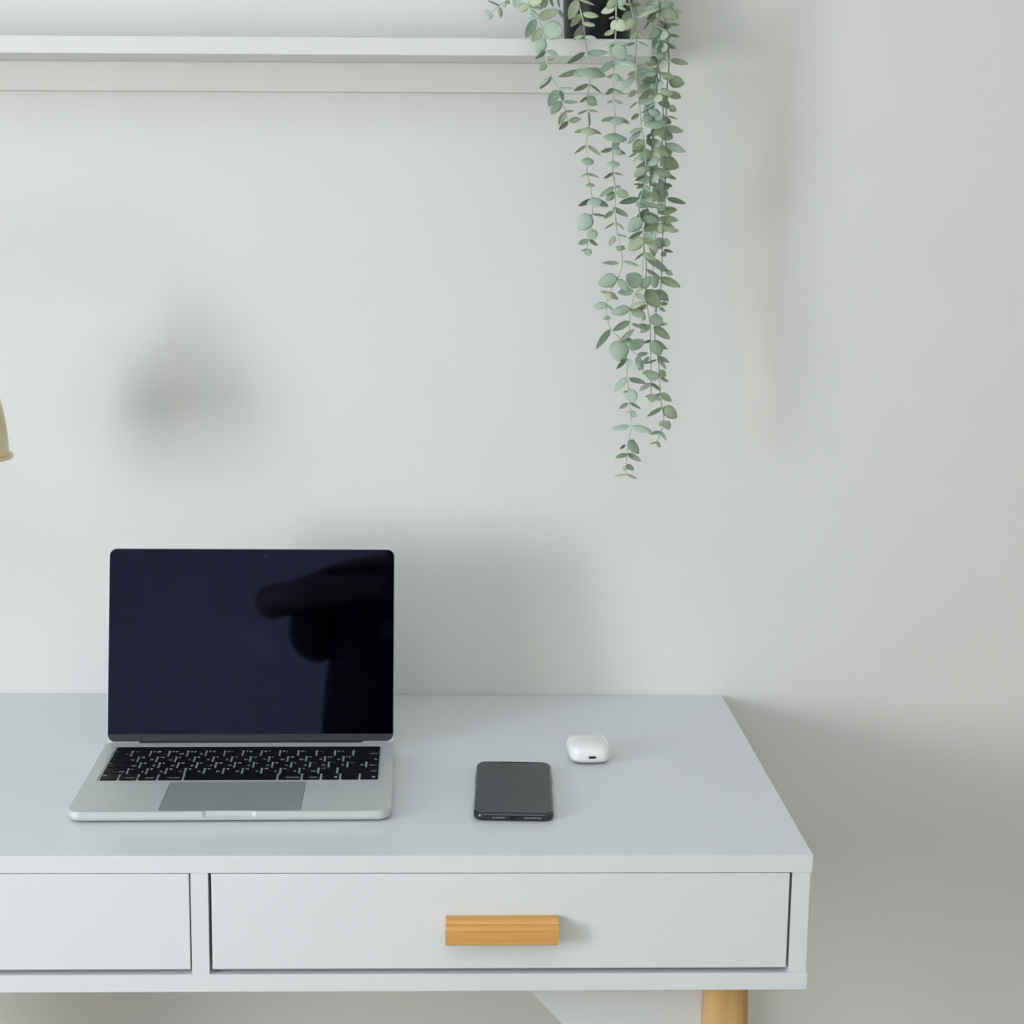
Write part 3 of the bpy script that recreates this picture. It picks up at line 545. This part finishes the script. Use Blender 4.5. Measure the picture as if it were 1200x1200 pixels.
  [(227.6,1482.1,237.8,1478.7,3.7,1),(230.3,1451.9,221.2,1447.2,4.6,1),(227.9,1437.5,243.1,1424.3,10.2,3),(233.2,1415.2,243.6,1409.1,7.4,3),(232.3,1415.2,226.8,1411.5,2.8,3),(235.4,1404.4,235.8,1390.9,13.9,1),(234.9,1388.2,227.8,1377.2,10.2,4),(235.0,1384.6,243.7,1373.8,5.6,0),(233.6,1370.1,253.4,1362.2,14.9,0),(231.6,1343.7,222.3,1344.4,3.7,0),(232.6,1342.8,243.8,1339.3,5.6,0),(229.0,1335.4,224.7,1324.4,12.1,4),(231.9,1334.6,238.7,1324.6,10.3,1),(232.4,1314.5,253.9,1316.6,9.3,0),(232.7,1307.1,244.9,1305.5,5.6,3),(230.5,1284.1,245.6,1281.6,5.6,0),(224.9,1284.0,230.9,1269.4,12.2,4),(230.6,1282.3,239.2,1275.0,8.4,3),(229.3,1262.0,239.0,1249.1,5.6,2),(228.8,1246.2,232.0,1232.3,10.3,2),(232.1,1229.5,247.5,1217.6,10.4,3)]),
 (385, [(79.5,1535.1),(68.9,1530.6),(60.0,1527.0),(54.7,1523.0),(46.8,1516.4)],
  [(55.6,1523.5,43.1,1527.5,2.7,3),(55.6,1522.6,57.5,1511.5,4.9,2),(46.8,1516.4,45.1,1509.5,6.2,2),(46.8,1517.3,40.5,1518.0,3.6,2),(61.8,1527.9,67.1,1526.3,3.1,3),(59.1,1527.0,62.8,1521.9,4.5,2)]),
]
# ---------------------------------------------------------------- hanging eucalyptus in its pot
PX, PY = 0.1640, 0.4470
PZ = 0.7345 + ZD + .0178 + .0120 * PX
plant = thing('potted_plant', 'trailing green eucalyptus in a black pot hanging over the shelf end', 'plant', (PX, PY, PZ))
def w2l(x, y, z): return (x - PX, y - PY, z - PZ)
bm = bmesh.new()
lathe(bm, [(0, .0006), (.0345, .0006), (.0355, .0020), (.0392, .0700), (.0418, .0705), (.0424, .0715), (.0428, .0860), (.0422, .0868), (.0405, .0866), (.0398, .0800), (.0360, .066), (0, .066)], 64)
pot = link('plant_pot', bm, M['pot'], plant, smooth=True, angle=35); pot['label'] = 'glossy black plastic pot'
bm = bmesh.new(); lathe(bm, [(0, .0745), (.020, .0748), (.0392, .0730), (.0385, .070), (0, .070)], 40)
link('soil', bm, M['soil'], plant)

rnd = random.Random(11)
def leaf(bm, base, tip, w, tone, depth=None):
    """base and tip in metres; w = width as it shows from the front; every leaf has its own tilt"""
    b = Vector(base); t = Vector(tip); flat = t - b; l = max(flat.length, .0015); d2 = flat.normalized()
    perp = Vector((-d2.z, 0, d2.x))
    if w > .62 * l:
        Lr = max(l, w / .86); dep = -math.sqrt(max(Lr * Lr - l * l, 0))
        if dep > -.3 * Lr: dep *= rnd.choice((1, 1, -1))
        ax = flat + Vector((0, dep, 0)); wd = perp; wr = w
    else:
        wr = max(w, min(.62 * l, .011) * rnd.uniform(.85, 1.1)); c = min(1, w / wr); s = math.sqrt(1 - c * c) * rnd.choice((1, -1, 1))
        ax = flat + Vector((0, -l * rnd.uniform(-.25, .35), 0))
        wd = perp * c + Vector((0, 1, 0)) * s
    a = ax.normalized(); wd = (wd - a * wd.dot(a)).normalized(); nrm = a.cross(wd)
    if nrm.z < 0: nrm = -nrm
    Lr = ax.length; NS, NW = 8, 3
    droop = .10 * Lr; cup = .16 * wr
    rows = []
    for i in range(NS + 1):
        s = i / NS
        hw = .5 * wr * (math.sin(math.pi * min(1, s ** .82)) ** .62 if 0 < s < 1 else (.06 if s == 0 else .10))
        c = b + a * (Lr * s) + nrm * (droop * (4 * s * (1 - s)) * .8)
        r = []
        for j in range(-NW, NW + 1):
            k = j / NW
            r.append(bm.verts.new(c + wd * (hw * k) - nrm * (cup * k * k * (hw / (.5 * wr + 1e-9)) - .04 * wr * abs(k))))
        rows.append(r)
    for p, q in zip(rows, rows[1:]):
        for j in range(2 * NW):
            f = bm.faces.new((p[j], p[j + 1], q[j + 1], q[j])); f.material_index = tone; f.smooth = True

ZT = PZ + .088
for si, (ymm, pts, leaves) in enumerate(STRANDS):
    y = ymm / 1000.0
    first = (pts[0][0] / 1000, y, pts[0][1] / 1000)
    if si == 6: root = [(PX + .030, PY, PZ + .070), (PX + .042, PY - .006, ZT + .006), (PX + .058, PY - .016, ZT - .012)]
    else:
        dx = first[0] - PX
        root = [(PX + dx * .35, PY - .012, PZ + .070), (PX + dx * .62, PY - .024, ZT + .010), (PX + dx * .85, (PY - .03 + y) / 2 + .004, ZT + .014), (first[0], y + .003, (ZT + first[2]) / 2 + .006)]
    path = root + [(px / 1000, y, pz / 1000) for px, pz in pts]
    path = smooth_path([w2l(*p) for p in path], 4)
    bm = bmesh.new(); tube(bm, path, .00085, 7, .00045)
    st = link('trailing_stem', bm, M['stem_dark'] if si in (4, 5, 6) else M['stem'], plant, smooth=True)
    bm = bmesh.new()
    for k, (bx0, bz0, tx, tz, wmm, tone) in enumerate(leaves):
        yo = rnd.uniform(-.003, .003)
        leaf(bm, w2l(bx0 / 1000, y + yo, bz0 / 1000), w2l(tx / 1000, y + yo, tz / 1000), wmm / 1000, tone)
    if si in (4, 5, 6):      # the crowded strands at the shelf end carry a second set of leaves further back
        for k in range(1, len(pts)):
            (xa, za), (xb, zb) = pts[k - 1], pts[k]
            if xa > 260 or za < 1270 or za > 1545: continue
            for sx in rnd.choice(((-1, 1), (-1,), (1,))):
                x0, z0_ = (xa + xb) / 2000, (za + zb) / 2000
                L_ = rnd.uniform(.009, .015)
                leaf(bm, w2l(x0, y + .004, z0_), w2l(x0 + sx * L_ * rnd.uniform(.5, 1), y + .004, z0_ - L_ * rnd.uniform(.1, .7)), rnd.uniform(.007, .013), rnd.choice((0, 1, 1, 2, 4)))
    # the same leaves go on along the part that arches out of the pot
    for k in range(1, len(root)):
        q = root[k]
        for sx in (-1, 1):
            if k < 2: continue
            leaf(bm, w2l(*q), w2l(q[0] + sx * rnd.uniform(.010, .016), q[1], q[2] + rnd.uniform(.0, .010)), rnd.uniform(.006, .012), rnd.choice((0, 1, 2, 3)))
    bmesh.ops.remove_doubles(bm, verts=bm.verts[:], dist=1e-7)
    me = bpy.data.meshes.new('foliage'); bm.to_mesh(me); bm.free()
    for m_ in LEAFM: me.materials.append(m_)
    fo = bpy.data.objects.new('foliage', me); COL.objects.link(fo); fo.parent = st
    so = fo.modifiers.new('thickness', 'SOLIDIFY'); so.thickness = .00035
# short upright sprigs out of the pot, unseen, added for the plant's shadow
for k in range(9):
    a = 2 * math.pi * k / 9 + .3
    p0 = (.014 * math.cos(a), .014 * math.sin(a), .072); p2 = (.055 * math.cos(a), .040 * math.sin(a), .125 + .02 * math.sin(3 * a))
    p1 = (.022 * math.cos(a), .020 * math.sin(a), .110)
    path = smooth_path([p0, p1, p2], 5)
    bm = bmesh.new(); tube(bm, path, .0008, 7, .0005); st = link('unseen_sprig_stem', bm, M['stem'], plant, smooth=True)
    bm = bmesh.new()
    for q in path[3:]:
        for s in (-1, 1):
            leaf(bm, tuple(q), (q.x + s * rnd.uniform(.010, .015), q.y, q.z + rnd.uniform(0, .008)), rnd.uniform(.007, .012), rnd.choice((0, 1, 2, 4)))
    me = bpy.data.meshes.new('foliage'); bm.to_mesh(me); bm.free()
    for m_ in LEAFM: me.materials.append(m_)
    fo = bpy.data.objects.new('foliage', me); COL.objects.link(fo); fo.parent = st
    fo.modifiers.new('thickness', 'SOLIDIFY').thickness = .00035

# ---------------------------------------------------------------- the photographer, seen only as a dark reflection in the laptop screen
per = thing('person', 'person in loose black clothes raising a camera, reflected in the laptop screen', 'person', (0.0, -1.92, 0.0))
def skin_obj(name, verts, edges, radii, mat, parent, sub=2):
    me = bpy.data.meshes.new(name); me.from_pydata(verts, edges, [])
    o = bpy.data.objects.new(name, me); COL.objects.link(o); o.parent = parent
    o.modifiers.new('skin', 'SKIN').use_smooth_shade = True
    sv = me.skin_vertices[0].data
    for i, r in enumerate(radii):
        sv[i].radius = r if isinstance(r, tuple) else (r, r)
    sv[0].use_root = True
    s = o.modifiers.new('sub', 'SUBSURF'); s.levels = sub; s.render_levels = sub
    me.materials.append(mat)
    return o
# world heights: eye 1.60, shoulders 1.42, elbows flared to the sides, camera at 1.31
B = [(0, 0, .95), (0, 0, 1.10), (0, .01, 1.25), (0, .02, 1.38), (0, .03, 1.46), (0, .05, 1.52), (0, .06, 1.60), (0, .05, 1.69),
     (-.165, .02, 1.410), (-.27, .07, 1.365), (-.345, .16, 1.328), (-.23, .25, 1.338), (-.085, .300, 1.338), (-.045, .325, 1.330),
     (.165, .02, 1.405), (.27, .08, 1.22), (.30, .13, 1.08), (.22, .24, 1.19), (.090, .300, 1.285), (.050, .325, 1.300),
     (-.10, 0, .90), (-.12, .02, .50), (-.13, 0, .09), (-.13, .10, .035),
     (.10, 0, .90), (.12, .02, .50), (.13, 0, .09), (.13, .10, .035)]
E_ = [(0, 1), (1, 2), (2, 3), (3, 4), (4, 5), (5, 6), (6, 7), (3, 8), (8, 9), (9, 10), (10, 11), (11, 12), (12, 13), (3, 14), (14, 15), (15, 16), (16, 17), (17, 18), (18, 19),
      (0, 20), (20, 21), (21, 22), (22, 23), (0, 24), (24, 25), (25, 26), (26, 27)]
Rr = [(.15, .11), (.13, .10), (.15, .11), (.15, .10), (.06, .06), (.055, .055), (.075, .09), (.065, .08),
      .060, .045, .044, .040, .028, .028, .060, .045, .040, .036, .026, .028,
      .085, .058, .040, .035, .085, .058, .040, .035]
skin_obj('body', B, E_, Rr, M['skin'], per)
# loose top: torso, wide short sleeves
T = [(0, 0, .90), (0, 0, 1.05), (0, .01, 1.22), (0, .02, 1.36), (0, .03, 1.44), (-.18, .03, 1.37), (-.270, .07, 1.215), (.17, .02, 1.38), (.26, .07, 1.26)]
TE = [(0, 1), (1, 2), (2, 3), (3, 4), (3, 5), (5, 6), (3, 7), (7, 8)]
TR = [(.24, .15), (.235, .15), (.225, .14), (.17, .12), (.08, .08), (.095, .095), (.090, .088), (.085, .085), (.09, .08)]
skin_obj('loose_top', T, TE, TR, M['cloth'], per)
Q = [(0, 0, .96), (-.105, 0, .88), (-.125, .02, .50), (-.13, 0, .10), (.105, 0, .88), (.125, .02, .50), (.13, 0, .10)]
skin_obj('trousers', Q, [(0, 1), (1, 2), (2, 3), (0, 4), (4, 5), (5, 6)], [(.165, .13), .10, .075, .060, .10, .075, .060], M['cloth'], per)
HH = [(0, .02, 1.66), (0, .02, 1.74), (0, -.03, 1.66), (0, -.05, 1.56)]
skin_obj('hair', HH, [(0, 1), (0, 2), (2, 3)], [.098, .06, .09, .06], M['hair'], per)
bm = bmesh.new()
for s in (-1, 1):
    bmesh.ops.create_uvsphere(bm, u_segments=12, v_segments=8, radius=.012, matrix=Matrix.Translation((s * .031, .133, 1.635)))
link('eyes', bm, M['bulb'], per, smooth=True)
bm = bmesh.new(); bmesh.ops.create_cone(bm, segments=12, radius1=.016, radius2=.006, depth=.045, cap_ends=True, matrix=Matrix.Translation((0, .140, 1.605)))
link('nose', bm, M['skin'], per, smooth=True)
for s, hx, hy, hz in ((-1, -.045, .325, 1.330), (1, .050, .325, 1.300)):
    for i in range(5):
        th = i == 4
        dz = -.018 + .012 * i if not th else .030
        ln = (.030, .036, .038, .034, .024)[i]
        v = [(hx, hy, hz + dz * .6), (hx - s * .004, hy + ln * .6, hz + dz), (hx - s * .012, hy + ln, hz + dz), (hx - s * .022, hy + ln * 1.15, hz + dz)]
        skin_obj('finger' if not th else 'thumb', v, [(0, 1), (1, 2), (2, 3)], [.010, .009, .008, .007], M['skin'], per, 1)
cm = thing('camera_body', 'black camera held up by the photographer in front of the desk', 'camera', (0.0130, -1.532, 1.2760))
boxobj('camera_case', (-.052, .052, -.016, .016, 0, .078), M['cam_body'], cm, bev=.006)
bm = bmesh.new(); lathe(bm, [(0, 0), (.030, 0), (.031, .030), (.028, .034), (.024, .034), (.022, .026), (0, .026)], 32)
ln_ = link('lens', bm, M['cam_body'], cm, smooth=True, angle=35)
ln_.matrix_local = Matrix(((1, 0, 0, -.012), (0, 0, 1, .016), (0, 1, 0, .037), (0, 0, 0, 1)))
